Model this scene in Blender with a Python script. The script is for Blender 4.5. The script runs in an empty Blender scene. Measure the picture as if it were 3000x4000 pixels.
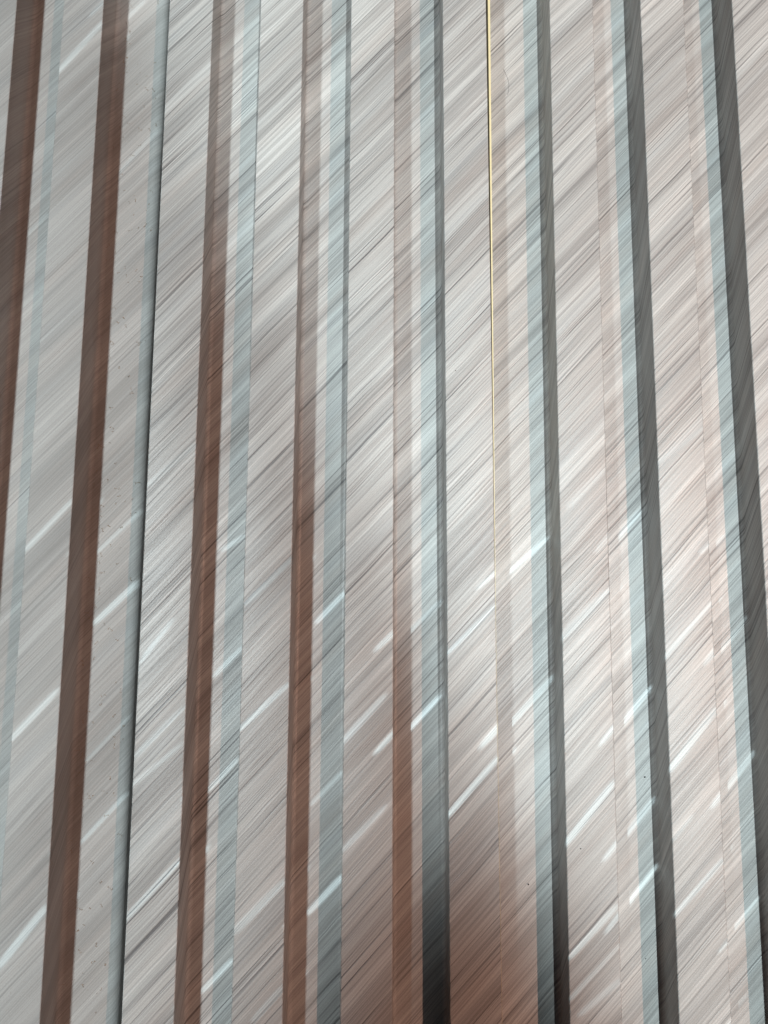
import bpy, bmesh, math, random
from mathutils import Vector, Matrix

# ------------------------------------------------------------------ camera, world, light
P = 0.0387                      # flute pitch (m)
H = 0.023                       # height of rib tops
FLOOR = 0.008                   # height of groove floors
F_PX = 3000.0
T = math.radians(7.96); ROLL = math.radians(0.227)
DIST = F_PX * P / 391.5

scene = bpy.context.scene
C = scene.collection
cam_d = bpy.data.cameras.new('camera')
cam = bpy.data.objects.new('camera', cam_d); C.objects.link(cam)
cam_d.sensor_fit = 'VERTICAL'; cam_d.sensor_height = 24.0
cam_d.lens = 24.0 * F_PX / 4000.0
cam_d.clip_start = 0.01; cam_d.clip_end = 60
fwd = Vector((0, math.sin(T), -math.cos(T)))
cam.location = Vector((0, 0, H)) - fwd * DIST
R0 = Matrix.Rotation(T, 3, 'X') @ Matrix.Rotation(ROLL, 3, 'Z')
cam.rotation_euler = R0.to_euler()
scene.camera = cam

def px(x, y, z=H):
    """photo pixel (3000x4000) -> point of the boards at height z (used to measure the boards)"""
    d = R0 @ Vector(((x - 1500) / F_PX, (2000 - y) / F_PX, -1))
    k = (z - cam.location.z) / d.z
    return cam.location + d * k

w = bpy.data.worlds.new('World'); scene.world = w; w.use_nodes = True
bg = w.node_tree.nodes['Background']
bg.inputs[0].default_value = (0.72, 0.86, 1.0, 1); bg.inputs[1].default_value = 0.036

scene.view_settings.view_transform = 'Standard'
scene.view_settings.look = 'None'
scene.view_settings.exposure = -0.15
scene.view_settings.gamma = 1.0
scene.view_settings.use_curve_mapping = False

def lamp(name, loc, col, power, radius, build=None):
    """spot pointing straight down; build(nt, xy) gives a socket with the shape of its beam"""
    L = bpy.data.lights.new(name, 'SPOT'); L.energy = power; L.color = col
    L.shadow_soft_size = radius; L.spot_size = math.radians(150); L.spot_blend = 0.3
    o = bpy.data.objects.new(name, L); C.objects.link(o); o.location = loc
    if build:
        L.use_nodes = True; nt = L.node_tree
        em = next(n for n in nt.nodes if n.type == 'EMISSION')
        tc = nt.nodes.new('ShaderNodeTexCoord')
        sp = nt.nodes.new('ShaderNodeSeparateXYZ'); nt.links.new(tc.outputs['Normal'], sp.inputs[0])
        az = nt.nodes.new('ShaderNodeMath'); az.operation = 'DIVIDE'
        az.inputs[0].default_value = loc[2] - H
        ab = nt.nodes.new('ShaderNodeMath'); ab.operation = 'ABSOLUTE'; nt.links.new(sp.outputs[2], ab.inputs[0])
        nt.links.new(ab.outputs[0], az.inputs[1])
        cb = nt.nodes.new('ShaderNodeCombineXYZ')
        for i in (0, 1):
            m = nt.nodes.new('ShaderNodeMath'); m.operation = 'MULTIPLY_ADD'
            nt.links.new(sp.outputs[i], m.inputs[0]); nt.links.new(az.outputs[0], m.inputs[1])
            m.inputs[2].default_value = loc[i]
            nt.links.new(m.outputs[0], cb.inputs[i])
        nt.links.new(build(nt, cb.outputs[0]), em.inputs['Strength'])
    return o

def half_plane(nt, xy, a, b, soft, lo=0.0):
    """beam cut off by a straight edge through a,b (world xy); lit on the left of a->b"""
    a = Vector(a[:2]); b = Vector(b[:2]); t = (b - a).normalized(); n = Vector((-t.y, t.x))
    d = nt.nodes.new('ShaderNodeVectorMath'); d.operation = 'DOT_PRODUCT'
    nt.links.new(xy, d.inputs[0]); d.inputs[1].default_value = (n.x, n.y, 0)
    m = nt.nodes.new('ShaderNodeMapRange'); m.interpolation_type = 'SMOOTHSTEP'
    c = a.dot(n)
    m.inputs['From Min'].default_value = c - soft; m.inputs['From Max'].default_value = c + soft
    m.inputs['To Min'].default_value = lo
    nt.links.new(d.outputs['Value'], m.inputs['Value'])
    return m.outputs['Result']

def mul(nt, a, b, op='MULTIPLY'):
    m = nt.nodes.new('ShaderNodeMath'); m.operation = op
    nt.links.new(a, m.inputs[0]); nt.links.new(b, m.inputs[1]); return m.outputs[0]

K = 3000 / 1659.0
def pw(x, y): return px(x * K, y * K)

COOL = (0.70, 0.93, 1.0)
LA = (-0.40, 0.0, 0.80)
# cool lamp high on the left: strongest on the left, its beam cut off towards the near right
lamp('window_lamp', LA, (0.84, 0.97, 1.0), 36.0, 0.030,
     lambda nt, xy: mul(nt, mul(nt, half_plane(nt, xy, pw(640, 2160), pw(860, 1770), 0.026),
                                    half_plane(nt, xy, pw(600, 1920), pw(1600, 1860), 0.02), 'MAXIMUM'),
                            half_plane(nt, xy, (.05, -.2), (.05, .2), 0.20, 0.07)))
# cool lamp overhead, a little right: cut off on the near left
lamp('ceiling_lamp', (0.40, 0.03, 2.10), (0.81, 0.97, 1.0), 222.0, 0.022,
     lambda nt, xy: mul(nt, mul(nt, half_plane(nt, xy, pw(1080, 1750), pw(1290, 2212), 0.024),
                                    half_plane(nt, xy, pw(400, 500), pw(1035, 1850), 0.028)),
                            half_plane(nt, xy, (-.02, .2), (-.02, -.2), 0.17, 0.55)))
# warm lamp on the right
lamp('warm_lamp', (0.74, 0.02, 1.20), (1.0, 0.565, 0.41), 51.0, 0.006,
     lambda nt, xy: half_plane(nt, xy, (-.02, .2), (-.02, -.2), 0.17, 0.50))

bpy.data.lights['warm_lamp'].specular_factor = .35

# slivers of light drawn singly into an added lamp's beam, from the left
LS = (-0.42, -0.10, 0.90)
def on_top(Q):
    k = (H - LS[2]) / (Q.z - LS[2]); return Vector(LS) + (Q - Vector(LS)) * k
SL = []
def seg(crop, x0, y0, x1, y1, s, wd, level):
    ox, oy = crop
    z = H if level == 'r' else FLOOR
    a = on_top(px(ox + x0 * .904, oy + y0 * .904, z)); b = on_top(px(ox + x1 * .904, oy + y1 * .904, z))
    if crop == c6: s, wd = s * 1.25, wd * 1.05
    SL.append((a, b, s, wd))
c6, c4, c5, c3, c1 = (1500, 2667), (1500, 1334), (0, 2667), (0, 1334), (0, 0)
for q in [(790,690,985,440,1.,1.,'r'),(810,1180,1000,970,.9,.8,'r'),(810,1360,1010,1140,.45,.8,'r'),(850,1430,1015,1290,.3,.9,'r'),
          (1240,370,1430,120,1.,1.1,'r'),(1250,680,1330,580,.5,.6,'r'),(1260,1000,1460,770,.9,.75,'r'),(280,570,490,330,1.1,.9,'r'),
          (495,235,715,-10,1.2,1.,'f'),(990,230,1145,30,1.,.8,'f'),(1005,710,1160,510,1.,.8,'f'),(1015,1010,1170,800,1.,.75,'f'),
          (1455,490,1590,310,.9,.9,'f'),(1485,1095,1610,940,.8,.6,'f'),(1500,1430,1570,1350,.5,.6,'f'),(50,265,230,70,1.,.8,'f')]: seg(c6, *q)
for q in [(480,1050,695,860,1.1,.8,'f'),(970,900,1100,740,.9,1.,'f'),(1400,910,1475,840,.8,1.,'f'),(1425,1370,1555,1200,.8,1.,'f'),
          (50,1310,240,1130,.9,.9,'f'),(280,1340,475,1150,.9,.7,'r'),(770,1280,965,1080,.9,1.2,'r'),(800,710,945,560,.5,1.2,'r'),
          (1220,1360,1415,1130,.8,.8,'r'),(1190,520,1370,380,.3,.8,'r')]: seg(c4, *q)
for q in [(30,260,240,40,.7,1.,'r'),(0,1220,190,980,.85,1.2,'r'),(580,320,790,110,.4,.8,'r'),(575,440,780,270,.35,.8,'r'),
          (545,1020,775,770,.75,1.1,'r'),(1035,200,1240,10,.7,.9,'r'),(1010,1080,1225,860,.45,1.2,'r'),(1095,1460,1220,1320,.4,1.,'r'),
          (1485,250,1659,60,.6,1.,'r'),(1485,720,1659,540,.4,.9,'r'),
          (380,330,565,140,.5,.7,'f'),(360,680,555,470,.75,.7,'f'),(905,460,1025,330,.8,.9,'f'),(875,1330,1000,1200,.75,.9,'f'),
          (1350,520,1475,390,.5,.8,'f'),(1335,990,1475,840,.9,1.1,'f')]: seg(c5, *q)
for q in [(110,900,310,690,.7,1.,'r'),(1060,1130,1260,940,.5,1.,'r'),(610,1380,740,1210,.4,.8,'r'),
          (420,910,620,720,.5,.7,'f'),(415,1210,605,1030,1.,1.1,'f'),(930,1440,1050,1320,.6,.9,'f'),(960,900,1060,840,.5,.9,'f'),
          (1370,1210,1485,1090,.7,1.,'f'),(640,620,850,440,.3,1.,'r')]: seg(c3, *q)
for q in [(250,310,440,100,.6,1.1,'r'),(500,130,620,10,.4,.8,'f'),(520,740,700,540,.3,.8,'f'),(70,1060,200,930,.4,.8,'f')]: seg(c1, *q)

def slivers(nt, xy):
    tot = None
    for a, b, s, wd in SL:
        c = (a + b) / 2; d = b - a
        mp = nt.nodes.new('ShaderNodeMapping'); mp.vector_type = 'TEXTURE'
        mp.inputs['Location'].default_value = (c.x, c.y, 0)
        mp.inputs['Rotation'].default_value = (0, 0, math.atan2(d.y, d.x))
        mp.inputs['Scale'].default_value = (d.xy.length * 0.60, 0.00118 * wd, 1)
        nt.links.new(xy, mp.inputs['Vector'])
        sq = nt.nodes.new('ShaderNodeVectorMath'); sq.operation = 'MULTIPLY'
        nt.links.new(mp.outputs[0], sq.inputs[0]); nt.links.new(mp.outputs[0], sq.inputs[1])
        le = nt.nodes.new('ShaderNodeVectorMath'); le.operation = 'LENGTH'; nt.links.new(sq.outputs[0], le.inputs[0])
        m = nt.nodes.new('ShaderNodeMapRange'); m.interpolation_type = 'SMOOTHSTEP'
        m.inputs['From Min'].default_value = 1.15; m.inputs['From Max'].default_value = 0.62
        m.inputs['To Min'].default_value = 0; m.inputs['To Max'].default_value = s
        nt.links.new(le.outputs['Value'], m.inputs['Value'])
        tot = m.outputs[0] if tot is None else mul(nt, tot, m.outputs[0], 'ADD')
    return tot
lamp('sliver_pattern_lamp', LS, (0.70, 0.93, 1.0), 40.0, 0.0005, slivers)

# ------------------------------------------------------------------ materials
def N(nt, kind, **kw):
    n = nt.nodes.new(kind)
    for k, v in kw.items(): setattr(n, k, v)
    return n

def film(name, sharp=1.0, dark=1.0, dust=0.0, seed=0.0, base=((.30,.284,.272),(.50,.488,.47))):
    """wood-look foil: oblique pores and tone bands laid out on the unrolled profile (UV in metres)"""
    m = bpy.data.materials.new(name); m.use_nodes = True; nt = m.node_tree; lk = nt.links.new
    b = nt.nodes['Principled BSDF']
    uv = N(nt, 'ShaderNodeUVMap'); uv.uv_map = 'UVMap'
    rot = N(nt, 'ShaderNodeMapping'); rot.inputs['Rotation'].default_value = (0, 0, -math.radians(47))
    rot.inputs['Location'].default_value = (seed, seed * .7, 0)
    lk(uv.outputs[0], rot.inputs['Vector'])
    wob = N(nt, 'ShaderNodeTexNoise'); wob.inputs['Scale'].default_value = 15; wob.inputs['Detail'].default_value = 4
    lk(rot.outputs[0], wob.inputs['Vector'])
    wv = N(nt, 'ShaderNodeVectorMath', operation='MULTIPLY_ADD')
    lk(wob.outputs['Color'], wv.inputs[0]); wv.inputs[1].default_value = (.0, .0024, 0)
    lk(rot.outputs[0], wv.inputs[2])
    def noise(sx, sy, det=2, rough=.5, off=0.0):
        mp = N(nt, 'ShaderNodeMapping'); mp.inputs['Scale'].default_value = (sx, sy, 1)
        mp.inputs['Location'].default_value = (off, off * 1.3, off * 2.1)
        lk(wv.outputs[0], mp.inputs['Vector'])
        t = N(nt, 'ShaderNodeTexNoise'); t.inputs['Scale'].default_value = 1
        t.inputs['Detail'].default_value = det; t.inputs['Roughness'].default_value = rough
        lk(mp.outputs[0], t.inputs['Vector']); return t.outputs['Fac']
    def rng(s, a, c, lo=0.0, hi=1.0):
        r = N(nt, 'ShaderNodeMapRange'); r.inputs['From Min'].default_value = a; r.inputs['From Max'].default_value = c
        r.inputs['To Min'].default_value = lo; r.inputs['To Max'].default_value = hi
        lk(s, r.inputs['Value']); return r.outputs[0]
    def mth(op, a, c):
        n = N(nt, 'ShaderNodeMath', operation=op)
        for i, s in enumerate((a, c)):
            if isinstance(s, (int, float)): n.inputs[i].default_value = s
            else: lk(s, n.inputs[i])
        return n.outputs[0]
    def mix(f, a, c, bt='MIX'):
        n = N(nt, 'ShaderNodeMix', data_type='RGBA', blend_type=bt)
        if isinstance(f, (int, float)): n.inputs[0].default_value = f
        else: lk(f, n.inputs[0])
        for i, s in ((6, a), (7, c)):
            if isinstance(s, tuple): n.inputs[i].default_value = (*s, 1)
            else: lk(s, n.inputs[i])
        return n.outputs[2]
    broad = noise(2.5, 62, 3, .5, 3)
    mid = noise(2.8, 230, 2, .45, 7)
    fine = noise(9, 1500, 2, .6, 11)
    def lines(n, wd):                                          # contour lines of a stretched noise: long thin pores
        return rng(mth('ABSOLUTE', mth('SUBTRACT', n, .5), 0), wd, wd * .25)
    l1 = lines(noise(5, 900, 1, .5, 17), .03)
    l2 = lines(noise(7, 1500, 1, .5, 19), .06)
    brk = noise(14, 500, 2, .6, 53)
    brk2 = noise(20, 700, 2, .6, 57)
    patch = noise(7, 110, 2, .5, 23)
    tint = noise(6, 160, 2, .5, 31)
    spk = noise(2600, 2600, 2, .6, 41)
    tone = mth('ADD', mth('MULTIPLY', rng(broad, .38, .62), .55), mth('MULTIPLY', rng(mid, .36, .64), .45))
    col = mix(tone, base[0], base[1])
    col = mix(rng(tint, .52, .72, 0, .22), col, (.47, .395, .355))
    col = mix(rng(tint, .46, .30, 0, .22), col, (.37, .395, .41))
    f = rng(fine, .40, .62, .80, 1.06)
    fc = N(nt, 'ShaderNodeCombineXYZ'); [lk(f, fc.inputs[i]) for i in range(3)]
    col = mix(1.0 * min(1, sharp + .25), col, fc.outputs[0], 'MULTIPLY')
    h1 = rng(noise(5, 1000, 1, .5, 61), .42, .33)
    h2 = rng(noise(8, 1900, 1, .5, 67), .44, .33)
    l1 = mth('MAXIMUM', mth('MULTIPLY', l1, .35), h1); l2 = mth('MAXIMUM', mth('MULTIPLY', l2, .6), h2)
    amt = mth('MAXIMUM', mth('MULTIPLY', l1, rng(brk, .38, .56, .1, 1.0)), mth('MULTIPLY', mth('MULTIPLY', l2, rng(brk2, .42, .60, .0, 1.0)), .75))
    amt = mth('MULTIPLY', amt, rng(patch, .32, .60, .5, 1.0))
    col = mix(mth('MULTIPLY', amt, .86 * dark * sharp), col, (.085, .08, .082))
    s = rng(spk, .30, .70, .86, 1.10)
    sc = N(nt, 'ShaderNodeCombineXYZ'); [lk(s, sc.inputs[i]) for i in range(3)]
    col = mix(.8, col, sc.outputs[0], 'MULTIPLY')
    if dust:
        dn = N(nt, 'ShaderNodeTexNoise'); dn.inputs['Scale'].default_value = 900; dn.inputs['Detail'].default_value = 3
        lk(uv.outputs[0], dn.inputs['Vector'])
        dl = N(nt, 'ShaderNodeTexNoise'); dl.inputs['Scale'].default_value = 35; dl.inputs['Detail'].default_value = 3
        lk(uv.outputs[0], dl.inputs['Vector'])
        col = mix(mth('MULTIPLY', rng(dl.outputs['Fac'], .35, .65, .25, .9), dust), col, (.34, .332, .318))
        col = mix(mth('MULTIPLY', rng(dn.outputs['Fac'], .62, .70), .45 * dust), col, (.22, .19, .16))
    lk(col, b.inputs['Base Color'])
    b.inputs['Roughness'].default_value = .38 if not dust else .7
    b.inputs['Specular IOR Level'].default_value = .36
    hgt = mth('SUBTRACT', mth('ADD', mth('MULTIPLY', fine, .5), mth('MULTIPLY', spk, .35)), mth('MULTIPLY', amt, .5 * sharp))
    bp = N(nt, 'ShaderNodeBump'); bp.inputs['Strength'].default_value = .42 * (sharp * .7 + .3)
    bp.inputs['Distance'].default_value = .00045
    lk(hgt, bp.inputs['Height']); lk(bp.outputs[0], b.inputs['Normal'])
    return m

def plain(name, col, rough=.6, nscale=400, var=.15, bump=.2):
    m = bpy.data.materials.new(name); m.use_nodes = True; nt = m.node_tree; lk = nt.links.new
    b = nt.nodes['Principled BSDF']; b.inputs['Roughness'].default_value = rough
    tc = N(nt, 'ShaderNodeTexCoord'); t = N(nt, 'ShaderNodeTexNoise'); t.inputs['Scale'].default_value = nscale
    t.inputs['Detail'].default_value = 5
    lk(tc.outputs['Object'], t.inputs['Vector'])
    mx = N(nt, 'ShaderNodeMix', data_type='RGBA')
    mx.inputs[6].default_value = (*[c * (1 - var) for c in col], 1); mx.inputs[7].default_value = (*[min(1, c * (1 + var)) for c in col], 1)
    lk(t.outputs['Fac'], mx.inputs[0]); lk(mx.outputs[2], b.inputs['Base Color'])
    bp = N(nt, 'ShaderNodeBump'); bp.inputs['Strength'].default_value = bump; bp.inputs['Distance'].default_value = .0005
    lk(t.outputs['Fac'], bp.inputs['Height']); lk(bp.outputs[0], b.inputs['Normal'])
    return m

M_B = film('grey_oak_foil', 1.0, 1.0, 0, 0.0)
M_C = film('grey_oak_foil_right', .95, .9, 0, 3.3)
M_A = film('grey_oak_foil_dusty', .62, .85, .45, 6.1, ((.25,.238,.228),(.44,.425,.41)))
M_CORE = plain('cream_core', (.60, .51, .30), .5, 900, .08)
M_FLOOR = plain('dark_concrete', (.07, .068, .065), .85, 30, .3)
M_FIB = plain('brown_fibre', (.26, .19, .13), .7)
M_HAIR = plain('dark_hair', (.05, .035, .03), .4)
M_DIRT = plain('black_grit', (.03, .027, .025), .9)

# ------------------------------------------------------------------ helpers
LEN0, LEN1 = -0.62, 0.78        # the boards run on past both ends of the picture
def tag(o, label=None, cat=None, group=None, kind=None):
    for k, v in (('label', label), ('category', cat), ('group', group), ('kind', kind)):
        if v: o[k] = v

def strip(name, prof, mat, parent, us, y0=LEN0, y1=LEN1, ny=28, smooth=True, wob=None):
    """extrude a closed profile [(x,z)] along y; us = unrolled coordinate per profile point"""
    bm = bmesh.new(); uvl = bm.loops.layers.uv.new('UVMap')
    n = len(prof); rows = []
    for j in range(ny + 1):
        y = y0 + (y1 - y0) * j / ny
        rows.append([bm.verts.new((x + (wob(x, y) if wob else 0), y, z)) for x, z in prof])
    for j in range(ny):
        ya = y0 + (y1 - y0) * j / ny; yb = y0 + (y1 - y0) * (j + 1) / ny
        for i in range(n):
            k = (i + 1) % n
            f = bm.faces.new((rows[j][i], rows[j][k], rows[j + 1][k], rows[j + 1][i]))
            ui = us[i]; uk = us[k] if k else us[-1]
            for l, (u, v) in zip(f.loops, ((ui, ya), (uk, ya), (uk, yb), (ui, yb))): l[uvl].uv = (u, v)
            f.smooth = smooth
    for row, rev in ((rows[0], False), (rows[-1], True)):
        f = bm.faces.new(row if rev else row[::-1])
        for l in f.loops: l[uvl].uv = (l.vert.co.x, l.vert.co.z)
    bmesh.ops.recalc_face_normals(bm, faces=bm.faces)
    me = bpy.data.meshes.new(name); bm.to_mesh(me); bm.free()
    me.materials.append(mat)
    if smooth: me.set_sharp_from_angle(angle=math.radians(28))
    o = bpy.data.objects.new(name, me); C.objects.link(o); o.parent = parent
    return o

RT, RF = 0.0005, 0.0017         # radius of the outer arris, of the inner corner
def arc(cx, cz, r, a0, a1, n=5):
    return [(cx + r * math.cos(math.radians(a0 + (a1 - a0) * i / n)), cz + r * math.sin(math.radians(a0 + (a1 - a0) * i / n))) for i in range(n + 1)]

def rib_profile(x0, x1, left=True, right=True):
    """from the left groove over the rib to the right groove"""
    e = 0.00006; p = []
    if left: p += arc(x0 - RF, FLOOR + RF + e, RF, -90, 0)
    else: p += [(x0, FLOOR - .0005)]
    p += arc(x0 + RT, H - RT, RT, 180, 90)
    p += arc(x1 - RT, H - RT, RT, 90, 0)
    if right: p += arc(x1 + RF, FLOOR + RF + e, RF, 180, 270)
    else: p += [(x1, FLOOR - .0005)]
    return p

def unroll(p, u0):
    us = [u0]
    for a, b in zip(p, p[1:]): us.append(us[-1] + math.hypot(b[0] - a[0], b[1] - a[1]))
    return us

def board(name, label, xl, xr, ribs, mat, rot=0.0, pivot=(0, 0), u0=0.0, zoff=0.0, open_l=False, open_r=False):
    """fluted board: base with the groove floors, one mesh per rib. xl..xr = base, ribs = [(x0,x1)]"""
    root = bpy.data.objects.new(name, None); C.objects.link(root); root.empty_display_size = .05
    tag(root, label, 'wall panel', 'fluted wood-look panels lying side by side')
    piv = Vector((pivot[0], pivot[1], 0))
    root.location = piv + Vector((0, 0, zoff)); root.rotation_euler = (0, 0, rot)
    def sh(x): return x - piv.x
    u = u0; cur = xl
    # unrolled coordinate: grooves run flat, ribs add both side walls
    floors = []
    for (a, b) in ribs:
        if a - cur > 1e-5: floors.append((cur, a, u))
        u += max(0, a - cur)
        pr = rib_profile(sh(a), sh(b), left=a - xl > 1e-5, right=xr - b > 1e-5)
        us = unroll(pr, u - (RF if a - xl > 1e-5 else 0))
        pr2 = pr + [(pr[-1][0], FLOOR - .001), (pr[0][0], FLOOR - .001)]
        us2 = us + [us[-1], us[0]]
        strip('rib', [(x, z) for x, z in pr2], mat, root, us2)
        u = us[-1] - (RF if xr - b > 1e-5 else 0); cur = b
    if xr - cur > 1e-5: floors.append((cur, xr, u))
    # base board: top points carry the unrolled coordinate of their groove
    top = []; tu = []
    for a, b, uu in floors:
        ex = .0004
        top += [(sh(a) , FLOOR), (sh(b), FLOOR)]; tu += [uu, uu + (b - a)]
    if sh(xl) < top[0][0] - 1e-6: top.insert(0, (sh(xl), FLOOR)); tu.insert(0, u0)
    if top[-1][0] < sh(xr) - 1e-6: top.append((sh(xr), FLOOR)); tu.append(tu[-1])
    if open_r:   # free tongue edge: small round-over
        x = top[-1][0]; uu = tu[-1]; top.pop(); tu.pop()
        r = .0032
        a = arc(x - r, FLOOR - r, r, 90, 0); top += a; tu += [uu - r + i * r * .314 for i in range(len(a))]
    prof = top + [(sh(xr), .0006), (sh(xl), .0006)]
    strip('groove_floor', prof, mat, root, tu + [tu[-1], tu[0]], smooth=True)
    return root

def X(p): return (p - 1500) / 391.5 * P

# ------------------------------------------------------------------ setting: dark floor below the boards
bm = bmesh.new()
bmesh.ops.create_grid(bm, x_segments=8, y_segments=8, size=4)
me = bpy.data.meshes.new('floor'); bm.to_mesh(me); bm.free(); me.materials.append(M_FLOOR)
fl = bpy.data.objects.new('floor', me); C.objects.link(fl); fl['kind'] = 'structure'

# ------------------------------------------------------------------ the three boards
xB0, xB1 = X(568), X(1931)
A_end = xB0 - .34 * (H - FLOOR) - .0006
A = board('fluted_panel', 'dusty left panel with blurred grain, its wide groove ending at the black gap',
          X(-700), A_end, [(X(-700), X(-520)), (X(-305), X(-93)), (X(107), X(281))], M_A, u0=.5, pivot=(X(281), 0), rot=math.radians(-.11), open_r=True)
B = board('fluted_panel', 'middle panel with crisp oblique grain between the black gap and the cream edge line',
          xB0, xB1, [(X(568), X(757)), (X(960), X(1145)), (X(1350), X(1538)), (X(1743), X(1931))], M_B, u0=0)
# right board starts with a thin upright flange whose bare core shows as a cream line
xC0 = X(1940)
Cc = board('fluted_panel', 'right panel starting at the thin cream edge, with three teal-shaded grooves',
           xC0, X(3600), [(X(2186), X(2374)), (X(2577), X(2765)), (X(2972), X(3165)), (X(3365), X(3600))], M_C, u0=1.3,
           rot=math.radians(-.45), pivot=(xC0, 0))
def flange():
    bm = bmesh.new(); ys = [LEN0 + (LEN1 - LEN0) * i / 70 for i in range(71)]; rows = []
    inv = (Matrix.Translation(Cc.location) @ Matrix.Rotation(Cc.rotation_euler.z, 4, 'Z')).inverted()
    for y in ys:
        g = max(0.0, y + .045)                                   # the joint opens towards the far end
        xr = xB1 - .0001 + g * .0068
        wdt = .00006 + g * .0032
        rows.append([bm.verts.new(inv @ Vector(v)) for v in ((xr - wdt, y, FLOOR - .0005), (xr - wdt, y, H - .0001), (xr, y, H - .0001), (xr, y, FLOOR - .0005))])
    for a, b in zip(rows, rows[1:]):
        for i in range(4): bm.faces.new((a[i], a[(i + 1) % 4], b[(i + 1) % 4], b[i]))
    bm.faces.new(rows[0]); bm.faces.new(rows[-1][::-1])
    bmesh.ops.recalc_face_normals(bm, faces=bm.faces)
    me = bpy.data.meshes.new('core_edge'); bm.to_mesh(me); bm.free(); me.materials.append(M_CORE)
    o = bpy.data.objects.new('core_edge', me); C.objects.link(o); o.parent = Cc
    o['label'] = 'bare cream core edge'
flange()

# ------------------------------------------------------------------ small things lying on the boards
rnd = random.Random(5)
def curl(bm, c, r, a0, span, th, z):
    n = 9; pts = []
    for i in range(n):
        t = a0 + span * i / (n - 1); rr = r * (1 + .35 * math.sin(i * 1.3))
        pts.append(Vector((c.x + rr * math.cos(t), c.y + rr * math.sin(t), z + th + .0001 * math.sin(i))))
    ring = []
    for i, p in enumerate(pts):
        d = (pts[min(i + 1, n - 1)] - pts[max(i - 1, 0)]).normalized(); s = Vector((-d.y, d.x, 0)); up = Vector((0, 0, 1))
        ring.append([bm.verts.new(p + s * th * math.cos(q) + up * th * math.sin(q)) for q in (0, 1.57, 3.14, 4.71)])
    for a, b in zip(ring, ring[1:]):
        for i in range(4): bm.faces.new((a[i], a[(i + 1) % 4], b[(i + 1) % 4], b[i]))
    bm.faces.new(ring[0]); bm.faces.new(ring[-1][::-1])
bm = bmesh.new()
xg0, xg1 = X(281) + .0015, A_end - .002
for i in range(230):
    y = rnd.uniform(-.22, .25); x = rnd.uniform(xg0, xg1) if i % 4 else rnd.uniform(xg0, xg0 + .006)
    curl(bm, Vector((x, y, 0)), rnd.uniform(.0003, .0011), rnd.uniform(0, 6.28), rnd.uniform(.8, 3), rnd.uniform(.00004, .00008), FLOOR)
me = bpy.data.meshes.new('sawdust_fibres'); bm.to_mesh(me); bm.free(); me.materials.append(M_FIB)
o = bpy.data.objects.new('sawdust_fibres', me); C.objects.link(o)
tag(o, kind='stuff', label='fine brown sawdust curls scattered in the wide groove of the dusty left panel', cat='sawdust')

def thread(name, pts, z, th, label, cat):
    bm = bmesh.new(); P3 = [px(x, y, z) + Vector((0, 0, th)) for x, y in pts]
    ring = []; n = len(P3)
    for i, p in enumerate(P3):
        d = (P3[min(i + 1, n - 1)] - P3[max(i - 1, 0)]).normalized(); s = Vector((-d.y, d.x, 0)); up = Vector((0, 0, 1))
        ring.append([bm.verts.new(p + s * th * math.cos(q) + up * th * math.sin(q)) for q in (0, 1.57, 3.14, 4.71)])
    for a, b in zip(ring, ring[1:]):
        for i in range(4): bm.faces.new((a[i], a[(i + 1) % 4], b[(i + 1) % 4], b[i]))
    bm.faces.new(ring[0]); bm.faces.new(ring[-1][::-1])
    me = bpy.data.meshes.new(name); bm.to_mesh(me); bm.free(); me.materials.append(M_HAIR)
    o = bpy.data.objects.new(name, me); C.objects.link(o); tag(o, label, cat)
thread('hair', [(1500 + .904 * (505 + 35 * math.sin(t / 12 * 1.9 + .3)), .904 * (300 + 110 * t / 12)) for t in range(13)], FLOOR, .00005,
       'fine curved hair lying in the groove right of the cream edge, near the top', 'hair')

def grit(pts):
    for x, y, z, r, label in pts:
        bm = bmesh.new(); bmesh.ops.create_icosphere(bm, subdivisions=2, radius=r)
        for v in bm.verts: v.co *= rnd.uniform(.7, 1.2); v.co.z *= .6
        me = bpy.data.meshes.new('grit'); bm.to_mesh(me); bm.free(); me.materials.append(M_DIRT)
        o = bpy.data.objects.new('grit', me); C.objects.link(o); o.location = px(x, y, z) + Vector((0, 0, r * .4))
        tag(o, label, 'grit', 'specks of black grit on the panels')
grit([(2518, 3035, FLOOR, .00035, 'black speck on the teal strip of the second groove from the right'),
      (2064, 3454, FLOOR, .0003, 'black speck in the brown-shaded groove right of the cream line, near the bottom'),
      (2268, 3315, H, .00022, 'tiny speck on the rib right of the dark wall, low down'),
      (1780, 1448, H, .0002, 'tiny speck on the rib left of the cream edge'),
      (2522, 3745, FLOOR, .0002, 'tiny speck near the bottom of the second groove from the right')])
